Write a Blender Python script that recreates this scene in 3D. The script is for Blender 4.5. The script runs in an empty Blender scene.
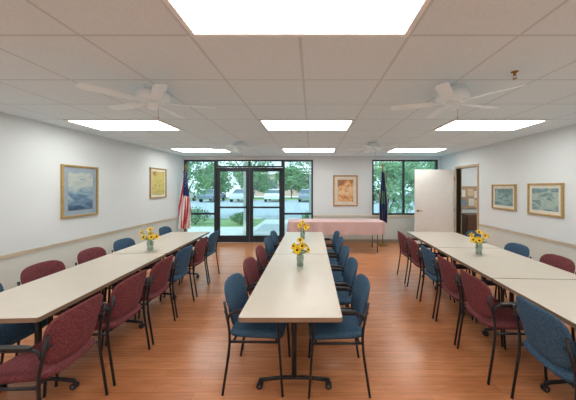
import bpy, math, random
from mathutils import Vector, Matrix
random.seed(7)
S=bpy.context.scene
COL=S.collection
try:
    S.view_settings.view_transform='Standard'
    S.view_settings.look='None'
except Exception as e: print(e)

# ------------------------------------------------------------ materials
def newmat(name):
    m=bpy.data.materials.new(name); m.use_nodes=True
    nt=m.node_tree; b=nt.nodes['Principled BSDF']
    return m,nt,b
def lin(c):
    return tuple(((x/255)/12.92 if x/255<=0.04045 else ((x/255+0.055)/1.055)**2.4) for x in c)+(1,)
def mat(name,c,rough=.5,metal=0,var=.06,scale=8,spec=.5,bump=0,bscale=200):
    m,nt,b=newmat(name); c=lin(c)
    tc=nt.nodes.new('ShaderNodeTexCoord')
    n=nt.nodes.new('ShaderNodeTexNoise'); n.inputs['Scale'].default_value=scale; n.inputs['Detail'].default_value=3
    nt.links.new(tc.outputs['Object'],n.inputs['Vector'])
    r=nt.nodes.new('ShaderNodeValToRGB')
    r.color_ramp.elements[0].position=.3; r.color_ramp.elements[1].position=.7
    r.color_ramp.elements[0].color=tuple(x*(1-var) for x in c[:3])+(1,)
    r.color_ramp.elements[1].color=tuple(min(1,x*(1+var)) for x in c[:3])+(1,)
    nt.links.new(n.outputs['Fac'],r.inputs['Fac']); nt.links.new(r.outputs['Color'],b.inputs['Base Color'])
    b.inputs['Roughness'].default_value=rough; b.inputs['Metallic'].default_value=metal
    b.inputs['Specular IOR Level'].default_value=spec
    if bump:
        n2=nt.nodes.new('ShaderNodeTexNoise'); n2.inputs['Scale'].default_value=bscale
        nt.links.new(tc.outputs['Object'],n2.inputs['Vector'])
        bp=nt.nodes.new('ShaderNodeBump'); bp.inputs['Strength'].default_value=bump; bp.inputs['Distance'].default_value=.005
        nt.links.new(n2.outputs['Fac'],bp.inputs['Height']); nt.links.new(bp.outputs['Normal'],b.inputs['Normal'])
    return m
def fabric(name,c1,c2):
    m,nt,b=newmat(name)
    tc=nt.nodes.new('ShaderNodeTexCoord')
    v=nt.nodes.new('ShaderNodeTexVoronoi'); v.inputs['Scale'].default_value=120; v.inputs['Randomness'].default_value=.8
    nt.links.new(tc.outputs['Object'],v.inputs['Vector'])
    r=nt.nodes.new('ShaderNodeValToRGB')
    r.color_ramp.elements[0].position=.25; r.color_ramp.elements[0].color=lin(c2)
    r.color_ramp.elements[1].position=.5; r.color_ramp.elements[1].color=lin(c1)
    nt.links.new(v.outputs['Distance'],r.inputs['Fac']); nt.links.new(r.outputs['Color'],b.inputs['Base Color'])
    b.inputs['Roughness'].default_value=.9; b.inputs['Specular IOR Level'].default_value=.2
    return m
def emis(name,c,s):
    m,nt,b=newmat(name)
    b.inputs['Base Color'].default_value=(.8,.8,.8,1)
    b.inputs['Emission Color'].default_value=lin(c); b.inputs['Emission Strength'].default_value=s
    return m
def glassmat(name,c,gl=.08):
    m=bpy.data.materials.new(name); m.use_nodes=True; nt=m.node_tree; nt.nodes.clear()
    o=nt.nodes.new('ShaderNodeOutputMaterial'); t=nt.nodes.new('ShaderNodeBsdfTransparent'); g=nt.nodes.new('ShaderNodeBsdfGlossy')
    t.inputs['Color'].default_value=c; g.inputs['Roughness'].default_value=.02
    mx=nt.nodes.new('ShaderNodeMixShader'); mx.inputs['Fac'].default_value=gl
    nt.links.new(t.outputs[0],mx.inputs[1]); nt.links.new(g.outputs[0],mx.inputs[2]); nt.links.new(mx.outputs[0],o.inputs['Surface'])
    return m
def mnode(nt,op,a,b=None):
    n=nt.nodes.new('ShaderNodeMath'); n.operation=op
    for i,x in enumerate((a,b)):
        if x is None: continue
        if isinstance(x,(int,float)): n.inputs[i].default_value=x
        else: nt.links.new(x,n.inputs[i])
    return n.outputs[0]

def floor_mat():
    m,nt,b=newmat('wood_laminate')
    tc=nt.nodes.new('ShaderNodeTexCoord')
    br=nt.nodes.new('ShaderNodeTexBrick'); br.inputs['Scale'].default_value=1
    br.inputs['Brick Width'].default_value=.9; br.inputs['Row Height'].default_value=.085; br.inputs['Mortar Size'].default_value=.0012
    br.inputs['Color1'].default_value=lin((221,150,101)); br.inputs['Color2'].default_value=lin((206,134,88)); br.inputs['Mortar'].default_value=lin((160,102,68))
    br.offset=.37
    nt.links.new(tc.outputs['Object'],br.inputs['Vector'])
    mp=nt.nodes.new('ShaderNodeMapping'); mp.inputs['Scale'].default_value=(2.2,28,1)
    nt.links.new(tc.outputs['Object'],mp.inputs['Vector'])
    n=nt.nodes.new('ShaderNodeTexNoise'); n.inputs['Scale'].default_value=1.6; n.inputs['Detail'].default_value=5; n.inputs['Distortion'].default_value=.6
    nt.links.new(mp.outputs[0],n.inputs['Vector'])
    r=nt.nodes.new('ShaderNodeValToRGB'); r.color_ramp.elements[0].position=.3; r.color_ramp.elements[0].color=(.66,.61,.57,1); r.color_ramp.elements[1].position=.7; r.color_ramp.elements[1].color=(1.0,1.0,1.0,1)
    nt.links.new(n.outputs['Fac'],r.inputs['Fac'])
    mx=nt.nodes.new('ShaderNodeMix'); mx.data_type='RGBA'; mx.blend_type='MULTIPLY'; mx.inputs['Factor'].default_value=.75
    nt.links.new(br.outputs['Color'],mx.inputs['A']); nt.links.new(r.outputs['Color'],mx.inputs['B'])
    nt.links.new(mx.outputs['Result'],b.inputs['Base Color'])
    b.inputs['Roughness'].default_value=.27; b.inputs['Specular IOR Level'].default_value=.65
    return m
TX,TY=.63,.63
CX0=-.07
def ceil_mat():
    m,nt,b=newmat('acoustic_tile')
    tc=nt.nodes.new('ShaderNodeTexCoord'); sp=nt.nodes.new('ShaderNodeSeparateXYZ')
    nt.links.new(tc.outputs['Object'],sp.inputs[0])
    def line(o,off,per):
        a=mnode(nt,'SUBTRACT',o,off); a=mnode(nt,'PINGPONG',a,per/2)
        return mnode(nt,'LESS_THAN',a,.010)
    l=mnode(nt,'MAXIMUM',line(sp.outputs[0],CX0,TX),line(sp.outputs[1],1.52,TY))
    n=nt.nodes.new('ShaderNodeTexNoise'); n.inputs['Scale'].default_value=90; n.inputs['Detail'].default_value=4
    nt.links.new(tc.outputs['Object'],n.inputs['Vector'])
    r=nt.nodes.new('ShaderNodeValToRGB'); r.color_ramp.elements[0].position=.35; r.color_ramp.elements[0].color=lin((212,224,228)); r.color_ramp.elements[1].position=.6; r.color_ramp.elements[1].color=lin((219,230,234))
    nt.links.new(n.outputs['Fac'],r.inputs['Fac'])
    mx=nt.nodes.new('ShaderNodeMix'); mx.data_type='RGBA'; nt.links.new(l,mx.inputs['Factor'])
    nt.links.new(r.outputs['Color'],mx.inputs['A']); mx.inputs['B'].default_value=lin((197,205,206))
    nt.links.new(mx.outputs['Result'],b.inputs['Base Color']); b.inputs['Roughness'].default_value=.9
    return m
RAIL=.76
def wall_mat():
    m,nt,b=newmat('painted_wall')
    tc=nt.nodes.new('ShaderNodeTexCoord'); sp=nt.nodes.new('ShaderNodeSeparateXYZ')
    nt.links.new(tc.outputs['Object'],sp.inputs[0])
    l=mnode(nt,'LESS_THAN',sp.outputs[2],RAIL)
    n=nt.nodes.new('ShaderNodeTexNoise'); n.inputs['Scale'].default_value=1.5
    nt.links.new(tc.outputs['Object'],n.inputs['Vector'])
    r=nt.nodes.new('ShaderNodeValToRGB'); r.color_ramp.elements[0].position=.3; r.color_ramp.elements[0].color=lin((218,226,228)); r.color_ramp.elements[1].position=.7; r.color_ramp.elements[1].color=lin((223,230,232))
    nt.links.new(n.outputs['Fac'],r.inputs['Fac'])
    mx=nt.nodes.new('ShaderNodeMix'); mx.data_type='RGBA'; nt.links.new(l,mx.inputs['Factor'])
    nt.links.new(r.outputs['Color'],mx.inputs['A']); mx.inputs['B'].default_value=lin((208,214,208))
    nt.links.new(mx.outputs['Result'],b.inputs['Base Color']); b.inputs['Roughness'].default_value=.7
    b.inputs['Specular IOR Level'].default_value=.2
    return m
M={}
M['floor']=floor_mat(); M['ceil']=ceil_mat(); M['wall']=wall_mat()
M['rail']=mat('tan_rail',(218,206,184),.5)
M['base']=mat('baseboard_vinyl',(150,135,120),.6)
M['bronze']=mat('dark_bronze_frame',(46,52,58),.4,.3)
M['glass']=glassmat('window_glass',(.78,.92,.91,1),.06)
M['red']=fabric('maroon_fabric',(106,52,58),(134,84,84))
M['blue']=fabric('blue_fabric',(52,80,106),(82,108,126))
M['black']=mat('black_metal',(38,37,41),.35,.3)
M['plastic']=mat('black_plastic',(36,35,38),.45)
M['grey']=mat('grey_metal',(120,120,124),.35,.7)
M['top']=mat('cream_laminate',(203,196,183),.28,var=.02)
M['edge']=mat('brown_edge',(140,114,92),.5)
M['cab']=mat('cabinet_brown',(96,72,56),.5)
M['fanw']=mat('fan_white',(230,240,243),.4,var=.02)
M['lens']=emis('light_lens',(255,252,247),9)
M['trof']=mat('troffer_frame',(225,222,215),.5)
M['wood']=mat('tan_door_frame',(184,160,130),.5,scale=20,var=.10)
M['doorw']=mat('cream_door',(226,226,222),.5,var=.02)
M['gold']=mat('gold_frame',(186,156,100),.35,.4,var=.15,scale=30)
M['oak']=mat('oak_frame',(180,132,82),.5,var=.15,scale=30)
M['matb']=mat('mat_board',(218,214,200),.8)
M['matg']=mat('mat_board_grey_blue',(150,166,178),.8)
M['pink']=mat('pink_cloth',(220,190,188),.9,var=.02,bump=.1)
M['yellow']=mat('yellow_petal',(255,208,30),.6,var=.1,scale=60)
M['brown']=mat('flower_centre',(90,56,26),.9,var=.3,scale=300)
M['green']=mat('leaf_green',(84,116,54),.6,var=.2,scale=40)
M['brass']=mat('brass',(150,116,60),.3,.9)
M['flagr']=mat('flag_red',(190,40,54),.8); M['flagw']=mat('flag_white',(236,236,236),.8)
M['flagn']=mat('state_flag_blue',(34,52,96),.8); M['flagg']=mat('gold_fringe',(196,160,70),.8)
M['flaggr']=mat('flag_emblem_green',(76,120,94),.8)
M['conc']=mat('concrete',(216,216,214),.9,var=.05,scale=3)
M['post']=mat('painted_post',(226,224,218),.6,var=.03)
M['asph']=mat('asphalt',(180,186,192),.9,var=.06,scale=4)
M['grass']=mat('grass',(140,166,114),.95,var=.2,scale=8)
M['bark']=mat('bark',(112,100,90),.95,var=.2,scale=12)
M['leaf']=mat('tree_leaves',(124,160,118),.8,var=.3,scale=2)
M['leaf2']=mat('bush_leaves',(108,144,100),.8,var=.3,scale=3)
M['rubber']=mat('tyre_rubber',(40,40,42),.8)
M['carglass']=mat('car_glass',(92,104,116),.1,spec=.8)
M['roof']=mat('roof_trim',(214,210,204),.8)
M['paper']=mat('pinned_paper_white',(220,218,210),.8); M['paper2']=mat('pinned_paper_tan',(210,190,156),.8); M['paper3']=mat('pinned_paper_blue',(130,150,170),.8)
M['cork']=mat('cork_board',(176,152,122),.9,var=.15,scale=60)
def star_mat():
    m,nt,b=newmat('flag_star_field')
    tc=nt.nodes.new('ShaderNodeTexCoord'); v=nt.nodes.new('ShaderNodeTexVoronoi'); v.inputs['Scale'].default_value=24; v.inputs['Randomness'].default_value=.1
    nt.links.new(tc.outputs['Object'],v.inputs['Vector'])
    r=nt.nodes.new('ShaderNodeValToRGB'); r.color_ramp.interpolation='CONSTANT'; r.color_ramp.elements[0].color=lin((225,225,230)); r.color_ramp.elements[1].position=.22; r.color_ramp.elements[1].color=lin((36,50,104))
    nt.links.new(v.outputs['Distance'],r.inputs['Fac']); nt.links.new(r.outputs['Color'],b.inputs['Base Color']); b.inputs['Roughness'].default_value=.8
    return m
M['stars']=star_mat()
def brick_mat():
    m,nt,b=newmat('brick_facade')
    tc=nt.nodes.new('ShaderNodeTexCoord'); mp=nt.nodes.new('ShaderNodeMapping'); mp.inputs['Rotation'].default_value=(math.pi/2,0,0)
    nt.links.new(tc.outputs['Object'],mp.inputs['Vector'])
    br=nt.nodes.new('ShaderNodeTexBrick'); br.inputs['Scale'].default_value=1; br.inputs['Brick Width'].default_value=.4; br.inputs['Row Height'].default_value=.15; br.inputs['Mortar Size'].default_value=.01
    br.inputs['Color1'].default_value=lin((196,160,142)); br.inputs['Color2'].default_value=lin((186,148,130)); br.inputs['Mortar'].default_value=lin((206,198,190))
    nt.links.new(mp.outputs[0],br.inputs['Vector']); nt.links.new(br.outputs['Color'],b.inputs['Base Color']); b.inputs['Roughness'].default_value=.9
    return m
M['brick']=brick_mat()
def art_mat(name,cols,scale=5,stretch=(1,1,1),grad=.0,zc=0,zh=.4,seed=0):
    m,nt,b=newmat(name)
    tc=nt.nodes.new('ShaderNodeTexCoord'); mp=nt.nodes.new('ShaderNodeMapping'); mp.inputs['Scale'].default_value=stretch; mp.inputs['Location'].default_value=(seed,seed*.7,seed*1.3)
    nt.links.new(tc.outputs['Object'],mp.inputs['Vector'])
    n=nt.nodes.new('ShaderNodeTexNoise'); n.inputs['Scale'].default_value=scale; n.inputs['Detail'].default_value=6; n.inputs['Distortion'].default_value=.8
    nt.links.new(mp.outputs[0],n.inputs['Vector'])
    sp=nt.nodes.new('ShaderNodeSeparateXYZ'); nt.links.new(tc.outputs['Object'],sp.inputs[0])
    g=mnode(nt,'ADD',mnode(nt,'DIVIDE',sp.outputs[2],zh*2),.5)
    f=mnode(nt,'ADD',mnode(nt,'MULTIPLY',g,grad),mnode(nt,'MULTIPLY',n.outputs['Fac'],1-grad))
    r=nt.nodes.new('ShaderNodeValToRGB'); e=r.color_ramp.elements
    k=len(cols)
    while len(e)<k: e.new(.5)
    for i,c in enumerate(cols):
        e[i].position=.25+.5*i/(k-1); e[i].color=lin(c)
    nt.links.new(f,r.inputs['Fac']); nt.links.new(r.outputs['Color'],b.inputs['Base Color']); b.inputs['Roughness'].default_value=.35
    return m

# ------------------------------------------------------------ mesh builder
def spow(v,e): return math.copysign(abs(v)**e,v)
class MB:
    def __init__(s): s.v=[];s.f=[];s.m=[];s.sm=[]
    def add(s,vs,fs,mi=0,smooth=False):
        o=len(s.v); s.v+= [tuple(v) for v in vs]
        for f in fs: s.f.append(tuple(i+o for i in f)); s.m.append(mi); s.sm.append(smooth)
        return s
    def box(s,x0,x1,y0,y1,z0,z1,mi=0):
        v=[(x0,y0,z0),(x1,y0,z0),(x1,y1,z0),(x0,y1,z0),(x0,y0,z1),(x1,y0,z1),(x1,y1,z1),(x0,y1,z1)]
        return s.add(v,[(0,3,2,1),(4,5,6,7),(0,1,5,4),(1,2,6,5),(2,3,7,6),(3,0,4,7)],mi)
    def tube(s,pts,r,n=10,mi=0,cap=True,sq=None):
        P=[Vector(p) for p in pts]; R=r if isinstance(r,(list,tuple)) else [r]*len(P)
        T=[]
        for i in range(len(P)):
            a=P[max(i-1,0)]; b=P[min(i+1,len(P)-1)]; T.append((b-a).normalized())
        up=Vector((0,0,1)) if abs(T[0].z)<.9 else Vector((1,0,0))
        N=(up-T[0]*up.dot(T[0])).normalized(); vs=[]
        for i,p in enumerate(P):
            N=(N-T[i]*N.dot(T[i])).normalized(); B=T[i].cross(N)
            for k in range(n):
                a=2*math.pi*k/n
                vs.append(p+(N*math.cos(a)+B*math.sin(a))*R[i])
        fs=[]
        for i in range(len(P)-1):
            for k in range(n):
                k2=(k+1)%n; fs.append((i*n+k,i*n+k2,(i+1)*n+k2,(i+1)*n+k))
        s.add(vs,fs,mi,True)
        if cap:
            o=len(s.v)-len(vs)
            s.f.append(tuple(o+k for k in reversed(range(n)))); s.m.append(mi); s.sm.append(False)
            s.f.append(tuple(o+(len(P)-1)*n+k for k in range(n))); s.m.append(mi); s.sm.append(False)
        return s
    def lathe(s,prof,n=24,c=(0,0,0),mi=0,smooth=True):
        vs=[];fs=[]
        for (r,z) in prof:
            for k in range(n):
                a=2*math.pi*k/n; vs.append((c[0]+r*math.cos(a),c[1]+r*math.sin(a),c[2]+z))
        for i in range(len(prof)-1):
            for k in range(n):
                k2=(k+1)%n; fs.append((i*n+k,i*n+k2,(i+1)*n+k2,(i+1)*n+k))
        return s.add(vs,fs,mi,smooth)
    def sell(s,rad,e1,e2,nu=14,nv=32,fn=None,mi=0):
        vs=[];fs=[]
        for i in range(nu+1):
            la=-math.pi/2+math.pi*i/nu
            for k in range(nv):
                lo=2*math.pi*k/nv
                x=rad[0]*spow(math.cos(la),e1)*spow(math.cos(lo),e2); y=rad[1]*spow(math.cos(la),e1)*spow(math.sin(lo),e2); z=rad[2]*spow(math.sin(la),e1)
                p=Vector((x,y,z)); vs.append(fn(p) if fn else p)
        for i in range(nu):
            for k in range(nv):
                k2=(k+1)%nv; fs.append((i*nv+k,i*nv+k2,(i+1)*nv+k2,(i+1)*nv+k))
        return s.add(vs,fs,mi,True)
    def obj(s,name,mats,parent=None,bevel=0,loc=(0,0,0),seg=2):
        me=bpy.data.meshes.new(name); me.from_pydata(s.v,[],s.f)
        for m in mats: me.materials.append(M[m] if isinstance(m,str) else m)
        for p,mi,sm in zip(me.polygons,s.m,s.sm): p.material_index=mi; p.use_smooth=sm
        me.update()
        o=bpy.data.objects.new(name,me); COL.objects.link(o); o.location=loc
        if parent: o.parent=parent
        if bevel:
            b=o.modifiers.new('bevel','BEVEL'); b.width=bevel; b.segments=seg; b.limit_method='ANGLE'
        return o
def fillet(pts,rad,k=5):
    P=[Vector(p) for p in pts]; out=[P[0]]
    for i in range(1,len(P)-1):
        a,b,c=P[i-1],P[i],P[i+1]
        r=min(rad,(a-b).length*.45,(c-b).length*.45)
        p0=b+(a-b).normalized()*r; p1=b+(c-b).normalized()*r
        for j in range(k+1):
            t=j/k; out.append(p0*(1-t)**2+b*2*t*(1-t)+p1*t*t)
    out.append(P[-1]); return out
def root(name,label,cat,loc=(0,0,0),rz=0,group=None):
    o=bpy.data.objects.new(name,None); COL.objects.link(o); o.location=loc; o.rotation_euler=(0,0,rz); o.empty_display_size=.1
    o['label']=label; o['category']=cat
    if group: o['group']=group
    return o
def tag(o,label,cat,group=None):
    o['label']=label; o['category']=cat
    if group: o['group']=group
    return o
def struct(o,label=None,cat=None):
    o['kind']='structure'
    if label:o['label']=label
    if cat:o['category']=cat
    return o
def kids(o): return [c for c in bpy.data.objects if c.parent==o]
def copy_tree(o,parent=None):
    c=o.copy(); COL.objects.link(c)
    if parent: c.parent=parent
    for k in kids(o): copy_tree(k,c)
    return c

# ------------------------------------------------------------ room
XL,XR,YB,YF,H=-3.62,3.65,7.5,-2.6,2.45
struct(MB().box(XL-.15,XR+2.1,YF-.15,YB+.15,-.1,0).obj('floor',['floor']),'warm orange-brown wood laminate floor','floor')
struct(MB().box(XL-.15,XR+2.1,YF-.15,YB+.15,H,H+.1).obj('ceiling',['ceil']),'suspended ceiling of square acoustic tiles','ceiling')
struct(MB().box(XL-.12,XL,YF,YB+.12,0,H).obj('wall_left',['wall']),'white painted wall with beige lower part','wall')
w=MB(); DY0,DY1,DH=5.84,6.70,2.04
w.box(XR,XR+.12,YF,DY0,0,H).box(XR,XR+.12,DY1,YB+.12,0,H).box(XR,XR+.12,DY0,DY1,DH,H)
struct(w.obj('wall_right',['wall']),'white painted wall with open doorway','wall')
struct(MB().box(XL-.12,XR+.12,YF-.12,YF,0,H).obj('wall_front',['wall']),'plain white painted wall','wall')
WT=2.35; SX1=.03; WX0,WX1,WZ=1.70,3.56,.79
w=MB()
w.box(XL,XR,YB,YB+.12,WT,H).box(SX1,WX0,YB,YB+.12,0,WT).box(WX1,XR,YB,YB+.12,0,WT).box(WX0,WX1,YB,YB+.12,0,WZ)
struct(w.obj('wall_back',['wall']),'white painted wall around the glazed entrance','wall')
struct(MB().box(5.6,5.72,3.9,YB+.12,0,H).box(3.77,5.6,3.9,4.0,0,H).box(3.77,5.72,YB,YB+.12,0,H).obj('wall_hall',['wall']),'pale hallway walls beyond the doorway','wall')
def railing(name,y1,sgn,X):
    a,b=sorted((X,X+sgn*.016)); c,d=sorted((X,X+sgn*.026))
    struct(MB().box(a,b,YF,y1,RAIL-.018,RAIL+.020).box(c,d,YF,y1,RAIL+.012,RAIL+.020).obj(name,['rail']),'tan chair rail','trim')
railing('trim_1',YB-.02,1,XL); railing('trim_2',DY0-.08,-1,XR)
struct(MB().box(SX1+.02,WX0,YB-.016,YB,RAIL-.02,RAIL+.025).box(WX0,XR-.03,YB-.03,YB,RAIL-.02,RAIL+.025).obj('trim_3',['rail']),'tan chair rail and window sill','trim')
struct(MB().box(XL,XL+.012,YF,YB-.02,0,.1).obj('baseboard_left',['base']),'brown vinyl baseboard','baseboard')
struct(MB().box(XR-.012,XR,YF,DY0-.08,0,.1).obj('baseboard_right',['base']),'brown vinyl baseboard','baseboard')
struct(MB().box(SX1,XR-.02,YB-.012,YB,0,.1).obj('baseboard_back',['base']),'brown vinyl baseboard','baseboard')
w=MB()
w.box(XR-.015,XR+.135,DY0-.05,DY0,0,DH+.05).box(XR-.015,XR+.135,DY1,DY1+.05,0,DH+.05).box(XR-.015,XR+.135,DY0,DY1,DH,DH+.05)
struct(w.obj('trim_4',['wood']),'tan wooden door casing','trim')
dr=bpy.data.objects.new('door_3',None); COL.objects.link(dr); dr.location=(XR-.04,DY1+.06,0); dr.rotation_euler=(0,0,math.radians(4)); struct(dr,'cream painted wooden door standing open into the room','door')
MB().box(-1.02,0,-.02,.02,.012,2.02).obj('door_leaf',['doorw'],dr,.004)
h=MB(); h.tube([(-.95,-.02,.98),(-.95,-.03,.98)],.03,16).tube(fillet([(-.95,-.02,.98),(-.95,-.07,.98),(-.84,-.07,.98)],.02),.009)
h.obj('handle',['brass'],dr)
for z in (.3,1.0,1.8): MB().tube([(0.005,-.022,z-.045),(0.005,-.022,z+.045)],.007).obj('hinge',['brass'],dr)

def frame_window(name,x0,x1,z0,z1,vm=[],hm=[],fw=.05,label=''):
    r=bpy.data.objects.new(name,None); COL.objects.link(r); r.location=((x0+x1)/2,YB+.05,z0); struct(r,label,'window')
    W=(x1-x0)/2; Hh=z1-z0; m=MB()
    m.box(-W,-W+fw,-.05,.05,0,Hh).box(W-fw,W,-.05,.05,0,Hh).box(-W+fw,W-fw,-.05,.05,0,fw).box(-W+fw,W-fw,-.05,.05,Hh-fw,Hh)
    for x in vm: m.box(x-(x0+x1)/2-fw/2,x-(x0+x1)/2+fw/2,-.045,.045,fw,Hh-fw)
    for z in hm: m.box(-W+fw,W-fw,-.04,.04,z-z0-fw/2,z-z0+fw/2)
    m.obj('window_frame',['bronze'],r)
    MB().box(-W+fw,W-fw,-.003,.003,fw,Hh-fw).obj('glass_pane',['glass'],r)
    return r
DT=2.13
frame_window('window_1',XL,-2.72,0,WT,hm=[.82],label='tall bronze-framed sidelight window')
frame_window('window_2',-.83,SX1,0,WT,hm=[.82],label='tall bronze-framed sidelight window')
frame_window('window_3',WX0,WX1,WZ,WT,vm=[2.60],fw=.045,label='wide bronze-framed window over beige wall')
frame_window('window_4',-2.72,-.83,DT+.01,WT,vm=[-1.775],fw=.04,label='narrow glazed transom above the doors')
def gdoor(name,x0,x1,side):
    r=bpy.data.objects.new(name,None); COL.objects.link(r); r.location=(x0,YB+.05,0); struct(r,'dark bronze glazed entrance door with push bar','door')
    W=x1-x0; m=MB(); a=.10
    m.box(.005,a,-.025,.025,.01,DT).box(W-a,W-.005,-.025,.025,.01,DT).box(a,W-a,-.025,.025,.01,.2).box(a,W-a,-.025,.025,DT-.11,DT)
    m.obj('door_frame',['bronze'],r,.003)
    MB().box(a,W-a,-.003,.003,.2,DT-.11).obj('glass_pane',['glass'],r)
    b=MB(); b.box(.03,W-.03,-.085,-.055,.98,1.03); b.box(.03,.09,-.09,-.025,.96,1.05).box(W-.09,W-.03,-.09,-.025,.96,1.05)
    b.obj('push_bar',['plastic'],r,.004)
    xx=.15 if side else W-.15
    MB().box(xx-.12,xx+.12,-.08,-.026,DT-.075,DT-.02).obj('door_closer',['plastic'],r,.004)
gdoor('door_1',-2.72,-1.775,1); gdoor('door_2',-1.775,-.83,0)

# ------------------------------------------------------------ ceiling troffers
def troffer():
    r=root('ceiling_light','recessed white fluorescent ceiling light with glowing lens','ceiling light',group='recessed ceiling lights')
    m=MB(); W,D=1.235,.62; f=.028
    m.box(-W/2,W/2,-D/2,-D/2+f,-.012,0).box(-W/2,W/2,D/2-f,D/2,-.012,0).box(-W/2,-W/2+f,-D/2+f,D/2-f,-.012,0).box(W/2-f,W/2,-D/2+f,D/2-f,-.012,0)
    m.obj('light_frame',['trof'],r)
    MB().box(-W/2+f,W/2-f,-D/2+f,D/2-f,-.008,-.001).obj('light_lens',['lens'],r)
    return r
t0=troffer(); first=True
for yf in (1.52,1.52+4*TY,1.52+8*TY,1.52-4*TY):
    for cx in (CX0-4*TX,CX0,CX0+4*TX):
        o=t0 if first else copy_tree(t0); first=False
        o.location=(cx,yf-TY/2,H)
o=copy_tree(t0); o.location=(4.6,6.3,H)  # extra unseen fixture added to brighten the otherwise dark hallway

# ------------------------------------------------------------ ceiling fans
def fan():
    r=root('ceiling_fan','white five-blade ceiling fan mounted close to the ceiling','ceiling fan',group='white ceiling fans')
    MB().lathe([(0.0,0),(.115,0),(.118,-.015),(.11,-.03),(0,-.03)],28).obj('canopy',['fanw'],r)
    MB().lathe([(0,-.03),(.11,-.03),(.14,-.042),(.15,-.06),(.15,-.09),(.135,-.108),(.08,-.12),(0,-.12)],32).obj('motor_housing',['fanw'],r)
    MB().lathe([(0,-.12),(.055,-.12),(.062,-.13),(.06,-.165),(.04,-.185),(0,-.19)],20).obj('switch_housing',['fanw'],r)
    MB().tube([(.05,0,-.17),(.051,0,-.25)],.0015,6).lathe([(0,.0),(.005,.004),(.005,.016),(0,.02)],8,(.051,0,-.27)).obj('pull_chain',['brass'],r)
    z0=-.124
    for k in range(5):
        a=2*math.pi*k/5+math.pi/2; c,s=math.cos(a),math.sin(a)
        def tr(x,y,z): 
            return (x*c-y*s,x*s+y*c,z)
        m=MB()
        m.add([tr(*p) for p in [(.10,-.012,z0+.002),(.22,-.035,z0-.006),(.22,.035,z0+.004),(.10,.012,z0+.002),(.10,-.012,z0-.004),(.22,-.035,z0-.012),(.22,.035,z0-.002),(.10,.012,z0-.004)]],[(0,1,2,3),(7,6,5,4),(0,4,5,1),(1,5,6,2),(2,6,7,3),(3,7,4,0)])
        m.obj('blade_bracket',['fanw'],r)
        b=MB()
        out=[(.18,-.042),(.53,-.054)]
        for j in range(7):
            t=-math.pi/2+math.pi*j/6; out.append((.54+.04*math.cos(t),.054*math.sin(t)))
        out+=[(.53,.054),(.18,.042)]
        n=len(out)
        vs=[tr(x,y,z0+y*.16) for x,y in out]+[tr(x,y,z0-.006+y*.16) for x,y in out]
        fs=[tuple(range(n)),tuple(range(2*n-1,n-1,-1))]+[(i,i+n,(i+1)%n+n,(i+1)%n) for i in range(n)]
        b.add(vs,fs).obj('fan_blade',['fanw'],r)
    return r
f0=fan(); f0.location=(-1.40,2.34,H); f0.scale=(.9,.9,1)
for p,a in (((1.24,2.34),.0),((-1.43,5.2),.5),((1.2,5.2),.1)):
    o=copy_tree(f0); o.location=(p[0],p[1],H); o.rotation_euler=(0,0,a)
sp=root('fire_sprinkler','small brass pendant sprinkler head on the ceiling tile','sprinkler',(1.53,2.0,H))
sp.scale=(.75,.75,.75)
MB().lathe([(0,0),(.035,0),(.034,-.006),(.014,-.01),(.012,-.035),(.008,-.04),(0,-.04)],20).obj('sprinkler_body',['brass'],sp)
MB().tube(fillet([(.009,0,-.036),(.018,0,-.05),(.004,0,-.07)],.008),.0025,6).tube(fillet([(-.009,0,-.036),(-.018,0,-.05),(-.004,0,-.07)],.008),.0025,6).lathe([(0,-.068),(.02,-.07),(.02,-.073),(0,-.073)],16).obj('sprinkler_deflector',['brass'],sp)

# ------------------------------------------------------------ chairs
SP=.05; SA=math.atan(SP)
def splay(side,y): return side*SP*(y-1.75)
def chair(matname,word):
    r=root('chair',f'{word} upholstered guest chair with black metal frame and arms','chair')
    def sf(p):
        q=p.copy(); q.z+=.455 - max(0,(p.x-.1))**2*1.2 + .012*(abs(p.y)/.22)**2
        q.y*=1+.06*(p.x/.22); return q
    MB().sell((.225,.235,.034),.55,.33,12,44,sf).obj('seat',[matname],r)
    def bf(p):
        h=p.x; y=p.y*(1+.07*h/.18); zt=h-.022*(abs(p.y)/.22)**2.5*(1 if h>0 else -.6)
        return Vector((-.212-.28*(h+.18)*.75+.045*(y/.22)**2+p.z, y, .675+zt))
    MB().sell((.180,.228,.020),.6,.42,12,48,bf).obj('backrest',[matname],r)
    for s in (-1,1):
        y=.245*s
        MB().tube(fillet([(-.255,y,.0),(-.20,y,.36),(-.195,y,.50),(-.245,y*.955,.74)],.08),.0105,10).obj('leg',['black'],r)
        MB().tube(fillet([(.225,y,.0),(.195,y,.44),(.185,y,.66),(-.19,y,.655),(-.213,y,.60)],.05),.0105,10).obj('leg',['black'],r)
        def af(p,y=y): return Vector((p.x-.01,p.y+y,p.z+.670+.008*math.cos(p.x*8)))
        MB().sell((.15,.021,.011),.7,.5,8,28,af).obj('armrest',['plastic'],r)
    m=MB(); 
    for s in (-1,1): m.tube([(-.2,.243*s,.425),(.197,.243*s,.425)],.010,8)
    m.tube([(.17,-.243,.425),(.17,.243,.425)],.010,8).tube([(-.17,-.243,.425),(-.17,.243,.425)],.010,8)
    m.tube([(-.236,-.243,.66),(-.236,-.20,.66)],.008,8).tube([(-.236,.243,.66),(-.236,.20,.66)],.008,8)
    m.obj('frame_rail',['black'],r)
    return r
CR=chair('red','maroon'); CB=chair('blue','blue'); used={'r':False,'b':False}
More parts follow.
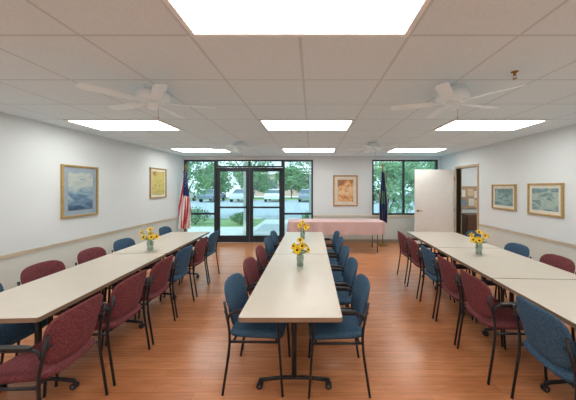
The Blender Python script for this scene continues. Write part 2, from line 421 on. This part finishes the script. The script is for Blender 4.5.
def place(c,x,y,face,group,extra,side=0):
    base=CR if c=='r' else CB
    if used[c]: o=copy_tree(base)
    else: o=base; used[c]=True
    o.scale=(.955,.955,.955)
    o.location=(x+splay(side,y),y,0); o.rotation_euler=(0,0,(0 if face>0 else math.pi)-side*SA+math.radians(random.uniform(-2,2)))
    o['group']=group
    o['label']=('maroon' if c=='r' else 'blue')+' upholstered chair, black frame, '+extra
wl=[('b',2.07),('r',2.67),('r',3.30),('b',3.90),('b',5.1)]
al=[('r',1.77),('r',2.34),('r',2.88),('b',3.43),('r',4.03),('b',4.6)]
cl=[('b',2.24),('r',2.80),('r',3.39),('b',4.0),('b',4.57)]
cr=[('b',2.22),('b',2.79),('b',3.37),('b',4.0),('b',4.56)]
ar=[('b',1.73),('r',2.35),('r',2.87),('b',3.40),('r',3.96),('r',4.54)]
wr=[('r',2.35),('r',2.95),('b',3.56),('b',4.6)]
for c,y in wl: place(c,-2.43,y,1,'chairs along the picture wall table','between table and picture wall',-1)
for c,y in al: place(c,-1.79,y,-1,'chairs on the aisle side of the single table','at the wall table',-1)
for c,y in cl: place(c,-.43,y,1,'chairs around the centre table','at the narrow middle table')
for c,y in cr: place(c,.19,y,-1,'chairs around the centre table','at the narrow middle table')
for i,(c,y) in enumerate(ar): place(c,1.72 if i==0 else 1.63,y,1,'chairs on the aisle side of the doorway table','at the wide table',1)
for c,y in wr: place(c,2.43,y,-1,'chairs between doorway wall and table','between wide table and wall',1)

# ------------------------------------------------------------ tables
TZ=.74
def table(x0,x1,y0,y1,label,group,side=0):
    r=root('folding_table',label,'table',((x0+x1)/2+splay(side,(y0+y1)/2),(y0+y1)/2,0),-side*SA,group=group)
    W=(x1-x0)/2-.002; L=(y1-y0)/2-.002
    def rr(rad,z0,z1,mi,m,ins=0):
        pts=[]
        for cx,cy,a0 in ((W-rad,L-rad,0),(-W+rad,L-rad,90),(-W+rad,-L+rad,180),(W-rad,-L+rad,270)):
            for j in range(5):
                a=math.radians(a0+90*j/4); pts.append((cx+(rad-ins)*math.cos(a),cy+(rad-ins)*math.sin(a)))
        n=len(pts); vs=[(x,y,z0) for x,y in pts]+[(x,y,z1) for x,y in pts]
        m.add(vs,[tuple(reversed(range(n))),tuple(range(n,2*n))],mi); m.add(vs,[(i,(i+1)%n,(i+1)%n+n,i+n) for i in range(n)],mi)
    m=MB(); rr(.02,TZ-.03,TZ-.001,0,m); m.obj('tabletop_edge',['edge'],r)
    m=MB(); rr(.02,TZ-.0012,TZ,0,m,.003); m.obj('tabletop',['top'],r)
    MB().box(-.02,.02,-L+.22,L-.22,TZ-.06,TZ-.032).obj('crossbar',['black'],r,.004)
    for s in (-1,1):
        yy=s*(L-.38) if L>.5 else s*(L-.28)
        g=MB(); g.tube([(0,yy,.09),(0,yy,TZ-.035)],.021,16); g.box(-W*.7,W*.7,yy-.025,yy+.025,TZ-.045,TZ-.031)
        fx=min(.27,W*.8)
        g.tube(fillet([(-fx,yy,.065),(-.1,yy,.085),(.1,yy,.085),(fx,yy,.065)],.05),.014,10)
        lg=g.obj('leg',['black'],r)
        for q in (-1,1):
            c=MB(); c.tube([(q*fx,yy-.018,.025),(q*fx,yy-.005,.025)],.025,18).tube([(q*fx,yy+.005,.025),(q*fx,yy+.018,.025)],.025,18).tube([(q*fx,yy-.005,.025),(q*fx,yy+.005,.025)],.018,12)
            c.tube([(q*fx,yy,.038),(q*fx,yy,.072)],.010,10)
            c.obj('caster',['plastic'],lg)
            MB().tube([(q*fx,yy-.020,.025),(q*fx,yy+.020,.025)],.010,12).obj('caster_hub',['grey'],lg)
    return r
L1='cream laminate folding table on black casters'
for a,b in ((1.70,3.32),(3.322,4.95)):
    table(-.48,.20,a,b,L1+' in middle row','cream tables in the middle row')
for a,b in ((1.68,3.34),(3.342,4.98)):
    table(-2.47,-1.76,a,b,L1+' beside picture wall','cream tables beside the picture wall',-1)
for a,b in ((1.05,2.42),(2.422,3.66),(3.662,4.98)):
    table(1.62,2.5,a,b,L1+' on doorway side','wide cream tables on the doorway side',1)

# ------------------------------------------------------------ vases and sunflowers
M['vglass']=glassmat('vase_glass',(.86,.93,.90,1),.16)
VW=mat('vase_water_tint',(176,186,168),.1)
def bouquet(x,y,n,sc=1,where='',side=0):
    x+=splay(side,y)
    r=root('vase','clear glass vase of sunflowers on '+where,'vase',(x,y,TZ),group='flower vases on the tables')
    MB().lathe([(0,.004),(.034,.002),(.038,.01),(.036,.05),(.042,.09),(.036,.125),(.042,.15),(.040,.15),(.034,.125),(.039,.09),(.033,.05),(.034,.012),(0,.01)],28).obj('vase_glass',['vglass'],r)
    MB().lathe([(0,.013),(.032,.013),(.032,.05),(.037,.085),(0,.085)],24).obj('vase_water',[VW],r)
    for k in range(n):
        a=2*math.pi*k/max(1,n-1)+random.uniform(-.3,.3); rad=.0 if k==n-1 else random.uniform(.055,.10)*sc; hz=.275 if k==n-1 else random.uniform(.17,.25)
        f=root('sunflower','yellow sunflower with dark centre standing in a glass vase','flower',(x,y,TZ),group='sunflowers in vases')
        d=Vector((math.cos(a)*rad,math.sin(a)*rad,hz))
        d0=Vector((math.cos(a)*.012,math.sin(a)*.012,.09))
        MB().tube(fillet([d0,Vector((math.cos(a)*.022,math.sin(a)*.022,.15)),d],.05),.003,6).obj('stem',['green'],f)
        nrm=Vector((math.cos(a)*.8,math.sin(a)*.8-.35,.55)).normalized() if rad else Vector((0,-.6,.8)).normalized()
        Rm=nrm.to_track_quat('Z','Y').to_matrix()
        pm=MB(); K=16; R0=.046*random.uniform(.85,1.1)
        for ring in (0,1):
            for j in range(K):
                t=2*math.pi*(j+.5*ring)/K; w2=.17; rr=R0*(1-.12*ring)
                pts=[(.25*rr,t-w2,.002),(.7*rr,t-w2*1.1,.008+.006*ring),(rr,t,.004+.01*ring),(.7*rr,t+w2*1.1,.008+.006*ring),(.25*rr,t+w2,.002)]
                pm.add([d+Rm@Vector((q*math.cos(u),q*math.sin(u),z)) for q,u,z in pts],[(0,1,2,3,4)])
        pm.obj('petals',['yellow'],f)
        cm=MB(); cm.sell((.012,.012,.008),1,1,8,16,lambda p:d+Rm@(p+Vector((0,0,.008)))); cm.obj('flower_centre',['brown'],f)
        lm=MB()
        for q in (0,1):
            u=a+(.5 if q else -.5); c0=Vector((math.cos(a)*.025,math.sin(a)*.025,.155)); dr_=Vector((math.cos(u),math.sin(u),.25)).normalized(); sd=Vector((-math.sin(u),math.cos(u),0))
            l=.075
            lm.add([c0,c0+dr_*l*.4+sd*.02,c0+dr_*l*.75+sd*.014+Vector((0,0,-.008)),c0+dr_*l+Vector((0,0,-.02)),c0+dr_*l*.75-sd*.014+Vector((0,0,-.008)),c0+dr_*l*.4-sd*.02],[(0,1,2,3,4,5)])
        lm.obj('leaf',['green'],f)
bouquet(-.125,2.80,7,1,'the middle table'); bouquet(-.15,4.25,6,.9,'the far middle table')
bouquet(-2.05,3.5,8,1.3,'the table by the picture wall',-1); bouquet(2.0,3.30,8,1.15,'the wide table',1)

# ------------------------------------------------------------ banquet table + cloth
bt=root('banquet_table','long folding table with dark legs under a pink tablecloth','table',(.58,6.66,0))
MB().box(-1.15,1.15,-.33,.33,.71,.738).obj('tabletop',['top'],bt,.004)
for sx in (-1,1):
    for sy in (-1,1): MB().tube([(sx*1.0,sy*.27,0),(sx*1.0,sy*.27,.71)],.013,10).obj('leg',['grey'],bt)
m=MB()
def cloth(hw,hd,z):
    pts=[]
    n1,n2=120,30
    for i in range(n1): pts.append((-hw+2*hw*i/n1,-hd,0,-1))
    for i in range(n2): pts.append((hw,-hd+2*hd*i/n2,1,0))
    for i in range(n1): pts.append((hw-2*hw*i/n1,hd,0,1))
    for i in range(n2): pts.append((-hw,hd-2*hd*i/n2,-1,0))
    return pts
P=cloth(1.165,.345,0); n=len(P); rows=8; vs=[]
for j in range(rows+1):
    t=j/rows
    for i,(x,y,nx,ny) in enumerate(P):
        amp=(.001+.012*t)*(1+math.sin(i*.17+1)) if ny<=0 else .002
        o_=amp*math.sin(i*.36)+.014*t if ny<=0 else 0
        vs.append((x+nx*o_,y+ny*o_,.7415-t*(.30+.012*math.sin(i*.21))))
fs=[(j*n+i,j*n+(i+1)%n,(j+1)*n+(i+1)%n,(j+1)*n+i) for j in range(rows) for i in range(n)]
m.add(vs,fs,0,True); m.add([vs[i] for i in range(n)],[tuple(range(n))])
tag(m.obj('tablecloth',['pink'],loc=(.58,6.66,0)),'pale pink tablecloth draped over the long table by the wall','tablecloth')

# ------------------------------------------------------------ flags
def flag(x,y,kind,label,ztop,zbot):
    r=root('flag_on_stand',label,'flag',(x,y,0))
    MB().lathe([(0,0),(.13,0),(.13,.015),(.10,.035),(.04,.05),(.025,.10),(0,.10)],28).obj('flag_stand',['brass'],r)
    MB().tube([(0,0,.05),(0,0,ztop+.04)],.013,12).obj('flagpole',['oak'],r)
    MB().lathe([(0,0),(.02,.005),(.02,.02),(.012,.03),(.028,.07),(0,.16)],14,(0,0,ztop+.04)).obj('pole_finial',['brass'],r)
    NS,NZ=130,40; vs=[]; ws=1.1 if kind=='us' else .78
    for j in range(NZ+1):
        t=j/NZ; z=ztop-(ztop-zbot)*t
        w=(.09+.24*min(1,t*1.6)-.05*t)*ws
        for i in range(NS+1):
            s=i/NS
            a=s*2*math.pi*3.2
            vs.append((.0+w*(s-.5), -.045-.03*(.35+t)*math.sin(a+t*1.4), z-.06*s*(1-t)-.02*math.sin(a)*t))
    m=MB()
    for j in range(NZ):
        for i in range(NS):
            s=(i+.5)/NS; t=(j+.5)/NZ
            if kind=='us': mi=2 if (t<.42 and s>.12+.25*t) else int((s+t*.35)*9)%2
            else: mi=1 if (s<.04 or s>.96) else (2 if (.38<t<.62 and .3<s<.68) else 0)
            m.add([vs[j*(NS+1)+i],vs[j*(NS+1)+i+1],vs[(j+1)*(NS+1)+i+1],vs[(j+1)*(NS+1)+i]],[(0,1,2,3)],mi,False)
    m.obj('flag_cloth',['flagr','flagw','stars'] if kind=='us' else ['flagn','flagg','flaggr'],r)
flag(-3.38,7.1,'us','United States flag hanging furled from a pole on brass stand',2.02,.48)
flag(1.92,7.2,'st','dark blue state flag hanging furled from a pole on stand',2.02,.60)

# ------------------------------------------------------------ pictures
def picture(side,a0,a1,z0,z1,fm,art,label,fw=.03,mw=.05,mb='matb'):
    W=(a1-a0)/2; Hh=(z1-z0)/2; c=(a0+a1)/2; zc=(z0+z1)/2
    loc,rz={'L':((XL+.001,c,zc),math.pi/2),'R':((XR-.001,c,zc),-math.pi/2),'B':((c,YB-.001,zc),0)}[side]
    r=root('framed_picture',label,'picture',loc,rz)
    m=MB(); m.box(-W,-W+fw,-.03,0,-Hh,Hh).box(W-fw,W,-.03,0,-Hh,Hh).box(-W+fw,W-fw,-.03,0,-Hh,-Hh+fw).box(-W+fw,W-fw,-.03,0,Hh-fw,Hh)
    m.obj('picture_frame',[fm],r,.004)
    MB().box(-W+fw,W-fw,-.012,0,-Hh+fw,Hh-fw).obj('mat_board',[mb],r)
    f=fw+mw
    MB().box(-W+f,W-f,-.0145,-.012,-Hh+f,Hh-f).obj('art_print',[art],r)
A1=art_mat('art_blue_landscape',[(54,74,104),(94,124,150),(140,166,180),(190,196,184),(120,150,180)],6,(1,1,2),.45,0,.35,1)
A2=art_mat('art_yellow_bouquet',[(80,112,76),(190,180,100),(204,196,120),(176,120,60),(90,134,110)],9,(1,1,1),.1,0,.3,3)
A3=art_mat('art_orange_interior',[(150,84,44),(220,160,110),(232,204,160),(206,130,70),(120,110,96)],5,(1,1,1),.25,0,.35,5)
A4=art_mat('art_teal_lake',[(56,88,94),(100,138,146),(150,176,176),(84,120,120),(170,186,184)],6,(1,1,2),.3,0,.2,8)
A5=art_mat('art_teal_coast',[(62,96,108),(116,152,158),(170,186,176),(90,130,130),(140,168,184)],5,(1,1,2.4),.3,0,.2,12)
picture('L',3.81,4.46,1.12,1.91,'gold',A1,'gold-framed bluish landscape print on the white wall',.03,.075,'matg')
picture('L',5.9,6.55,1.32,2.02,'gold',A2,'gold-framed yellow floral print on the white wall')
picture('B',.60,1.29,1.04,1.91,'oak',A3,'wood-framed orange and cream print above the draped table',.035,.09)
picture('R',4.72,5.35,1.15,1.63,'gold',A4,'gold-framed teal landscape print on the white wall')
picture('R',3.83,4.46,1.13,1.64,'gold',A5,'gold-framed teal coastal print on the white wall')

# hallway things
bb=root('bulletin_board','cork bulletin board with pinned papers in the hallway','bulletin board',(4.45,YB-.002,1.25))
MB().box(-.32,.32,-.02,0,-.28,.35).obj('board',['cork'],bb)
for (x,z,cn) in ((-.2,.15,'paper'),(.02,.18,'paper2'),(.2,.12,'paper'),(-.18,-.12,'paper3'),(.05,-.1,'paper'),(.22,-.14,'paper2')):
    MB().box(x-.08,x+.08,-.023,-.0205,z-.1,z+.1).obj('pinned_paper',[cn],bb)
cab=root('storage_cabinet','dark brown low storage cabinet in the hallway','cabinet',(4.5,7.2,0))
MB().box(-.4,.4,-.2,.28,0,.85).obj('cabinet_body',['cab'],cab,.005)
for s in (-1,1):
    d=MB().box(min(s*.01,s*.39),max(s*.01,s*.39),-.22,-.201,.06,.82).obj('cabinet_door',['cab'],cab,.003)
    MB().tube([(s*.05,-.235,.45),(s*.05,-.235,.57)],.006,8).obj('handle',['grey'],d)

# ------------------------------------------------------------ exterior
GZ=-.1
tag(MB().box(-14,14,YB+.16,11.2,GZ-.1,GZ).obj('concrete_patio',['conc']),'pale concrete patio outside the glass doors','patio')
for a,b in ((-40,-2.4),(-.6,40)):
    tag(MB().box(a,b,11.2,13.85,GZ-.1,GZ).obj('lawn',['grass']),'strip of green lawn beside the parking lot','lawn')
tag(MB().box(-60,60,14.0,34,GZ-.1,GZ).obj('parking_lot',['asph']),'grey asphalt parking lot','parking lot')
tag(MB().box(-90,90,34,43.6,GZ-.1,GZ).obj('lawn',['grass']),'wide lawn beyond the parking lot','lawn')
tag(MB().box(-2.4,-.6,11.2,13.85,GZ-.1,GZ).obj('walkway',['conc']),'concrete walkway across the lawn to the lot','walkway')
tag(MB().box(-60,60,13.85,14.0,GZ-.1,GZ+.06).obj('curb',['conc']),'pale concrete curb along the parking lot','curb')
pc=root('porch_canopy','pale flat entrance canopy on slim painted posts','canopy',(-1.8,8.7,GZ))
MB().box(-1.9,1.9,-1.0,1.1,2.9,3.05).obj('canopy_roof',['roof'],pc)
for px in (-.62,1.75):
    MB().box(px-.06,px+.06,.88,1.0,0,2.9).box(px-.09,px+.09,.85,1.03,0,.14).box(px-.09,px+.09,.85,1.03,2.8,2.9).obj('porch_post',['post'],pc,.006)
bd=root('brick_building','long low brick building across the parking lot','building',(-2,52,GZ-.1))
MB().box(-11,14,0,10,0,4.2).obj('building_wall',['brick'],bd)
MB().box(-11.3,14.3,-.3,10.3,4.2,4.7).obj('roof_trim',['roof'],bd)
for i in range(7):
    x=-10+i*3.4; MB().box(x,x+1.8,-.05,.0,1.3,3.2).obj('building_window',['carglass'],bd)
def car(x,y,rz,colr,word):
    r=root('car',f'{word} sedan parked in the lot','car',(x,y,GZ),rz,group='parked cars')
    m=MB()
    belt=[(-2.2,.35),(-2.25,.75),(-2.1,.9),(-1.5,.98),(1.0,1.0),(1.9,.88),(2.22,.7),(2.22,.35)]
    vs=[(x_,-.86,z_) for x_,z_ in belt]+[(x_,.86,z_) for x_,z_ in belt]; n=len(belt)
    m.add(vs,[tuple(range(n)),tuple(reversed(range(n,2*n)))]+[(i,i+n,(i+1)%n+n,(i+1)%n) for i in range(n)])
    m.add([(-1.0,-.66,1.34),(-.4,-.64,1.46),(.35,-.64,1.44),(.5,-.66,1.38),(-1.0,.66,1.34),(-.4,.64,1.46),(.35,.64,1.44),(.5,.66,1.38)],[(0,1,5,4),(1,2,6,5),(2,3,7,6),(0,3,2,1),(4,5,6,7),(0,4,7,3)])
    cm=mat('car_paint_'+word,colr,.25,.2); m.obj('car_body',[cm],r,.05)
    g=MB(); g.add([(-1.5,-.82,.97),(1.05,-.82,.99),(.42,-.67,1.37),(-.97,-.67,1.34),(-1.5,.82,.97),(1.05,.82,.99),(.42,.67,1.37),(-.97,.67,1.34)],[(0,1,2,3),(7,6,5,4),(1,5,6,2),(0,3,7,4),(3,2,6,7)]); g.obj('car_window',['carglass'],r)
    for xx in (-1.4,1.4):
        for s in (-1,1):
            w_=MB().tube([(xx,s*.7,.33),(xx,s*.9,.33)],.33,20).obj('wheel',['rubber'],r)
            MB().tube([(xx,s*.9,.33),(xx,s*.915,.33)],.19,14).obj('wheel_rim',['grey'],w_)
for a in ((-15.2,31,math.pi/2+.0,(232,232,232),'white'),(-11.6,31,math.pi/2,(130,140,158),'light blue'),(-8.2,31,-math.pi/2,(206,208,212),'silver'),(-4.4,31.2,math.pi/2,(240,240,240),'white'),(-.6,31,math.pi/2,(150,156,166),'grey'),(8.4,31,math.pi/2,(206,206,206),'silver'),(12.6,31,math.pi/2,(130,134,142),'grey')): car(*a)
def leaves(c,rad,n,size,m):
    for _ in range(n):
        d=Vector((random.gauss(0,1),random.gauss(0,1),random.gauss(0,1))).normalized()*(random.random()**.4)
        p=Vector(c)+Vector((d.x*rad[0],d.y*rad[1],d.z*rad[2]))
        u=Vector((random.uniform(-1,1),random.uniform(-1,1),random.uniform(-1,1))).normalized(); v=u.orthogonal().normalized()
        s=size*random.uniform(.6,1.3)
        m.add([p-u*s,p+v*s*.45,p+u*s,p-v*s*.45],[(0,1,2,3)])
def tree(x,y,h,cr_,word='leafy',sz=.16,dens=1.0,low=.5):
    r=root('tree',f'{word} green tree growing outside the windows','tree',(x,y,GZ),group='trees outside')
    m=MB(); m.tube([(0,0,0),(.03,.02,h*.35),(-.02,0,h*.7)],[.09,.07,.04],10)
    cs=[]
    for k in range(7):
        a=k*2.4; e=Vector((math.cos(a)*cr_*.6,math.sin(a)*cr_*.6,h*(low+.07*k))); cs.append(e)
        m.tube([(0,0,h*(low-.2+.04*k)),e*.55+Vector((0,0,h*.2)),e],[.04,.03,.012],6)
    m.obj('tree_trunk',['bark'],r)
    l=MB()
    for e in cs+[Vector((0,0,h*(low+.4)))]: leaves(e,(cr_*.5,cr_*.5,cr_*.38),int(330*dens),sz,l)
    o=l.obj('foliage',['leaf'],r); o['kind']='stuff'
tree(-3.1,13.0,4.6,1.4,'young',.085,.55,.42); tree(-6.4,13,4.6,1.6,'slim',.09,.7,.38); tree(.1,13.0,4.2,1.2,'young',.085,.6,.42)
tree(3.5,12.4,3.8,1.35,'leafy',.09,.9,.28); tree(6.4,13.0,4.0,1.4,'leafy',.10,.9,.28)
tree(-21,39,7,3.0,'tall',.3); tree(13,39,7,3.0,'tall',.3,1,.35); tree(20.5,40,7,3.2,'tall',.3,1,.35); tree(-29.5,40,8,3.2,'tall',.3); tree(3,38.5,5.5,2.3,'tall',.25,.8,.3); tree(-3,38.8,5.5,2.3,'tall',.25,.8,.3); tree(-8.6,39,5.5,2.4,'tall',.25,.8,.3); tree(-14.5,39,6,2.6,'tall',.25,.8,.3)
def bush(x,y,rx,rz_,hh):
    r=root('bush','low rounded green shrub beside the patio','bush',(x,y,GZ),group='shrubs outside')
    m=MB()
    for k in range(6): m.tube([(0,0,0),(rx*.5*math.cos(k),rx*.5*math.sin(k),hh*.7)],[.02,.008],5)
    m.obj('bush_branches',['bark'],r)
    l=MB(); leaves((0,0,hh*.54),(rx,rz_,hh*.45),700,.05,l); o=l.obj('foliage',['leaf2'],r); o['kind']='stuff'
bush(-5.2,11.8,.7,.5,.8); bush(0.0,11.9,.5,.45,.6); bush(3.3,10.6,.7,.45,1.1); bush(4.9,10.6,.7,.45,1.2); bush(-3.2,11.9,.5,.45,.55)

# ------------------------------------------------------------ world, sun, camera
w=bpy.data.worlds.new('World'); S.world=w; w.use_nodes=True; nt=w.node_tree
bg=nt.nodes['Background']; bg.inputs['Strength'].default_value=2.0
tc=nt.nodes.new('ShaderNodeTexCoord'); sp_=nt.nodes.new('ShaderNodeSeparateXYZ'); nt.links.new(tc.outputs['Generated'],sp_.inputs[0])
r=nt.nodes.new('ShaderNodeValToRGB'); r.color_ramp.elements[0].color=(.85,.92,.99,1); r.color_ramp.elements[1].color=(.6,.78,1,1); r.color_ramp.elements[1].position=.7
nt.links.new(sp_.outputs[2],r.inputs['Fac']); nt.links.new(r.outputs['Color'],bg.inputs['Color'])
sl=bpy.data.lights.new('sun','SUN'); sl.energy=2.6; sl.angle=.02; sl.color=(1,.97,.92); so=bpy.data.objects.new('sun',sl); COL.objects.link(so)
so.rotation_euler=(math.radians(42),0,math.radians(-35))
# added shadowless upward sun that brightens the ceiling, in place of bounced light
fl=bpy.data.lights.new('ceiling_fill_light','SUN'); fl.energy=.86; fl.angle=1.5; fl.color=(.76,.94,1); fl.use_shadow=False
fo=bpy.data.objects.new('ceiling_fill_light',fl); COL.objects.link(fo); fo.rotation_euler=(math.pi,0,0)
cd=bpy.data.cameras.new('camera'); co=bpy.data.objects.new('camera',cd); COL.objects.link(co)
co.location=(0,0,1.58); co.rotation_euler=(math.pi/2,0,0); cd.sensor_width=36; cd.lens=265/576*36
cd.shift_x=-24/576; cd.shift_y=-13/576; cd.clip_start=.02; cd.clip_end=300
S.camera=co
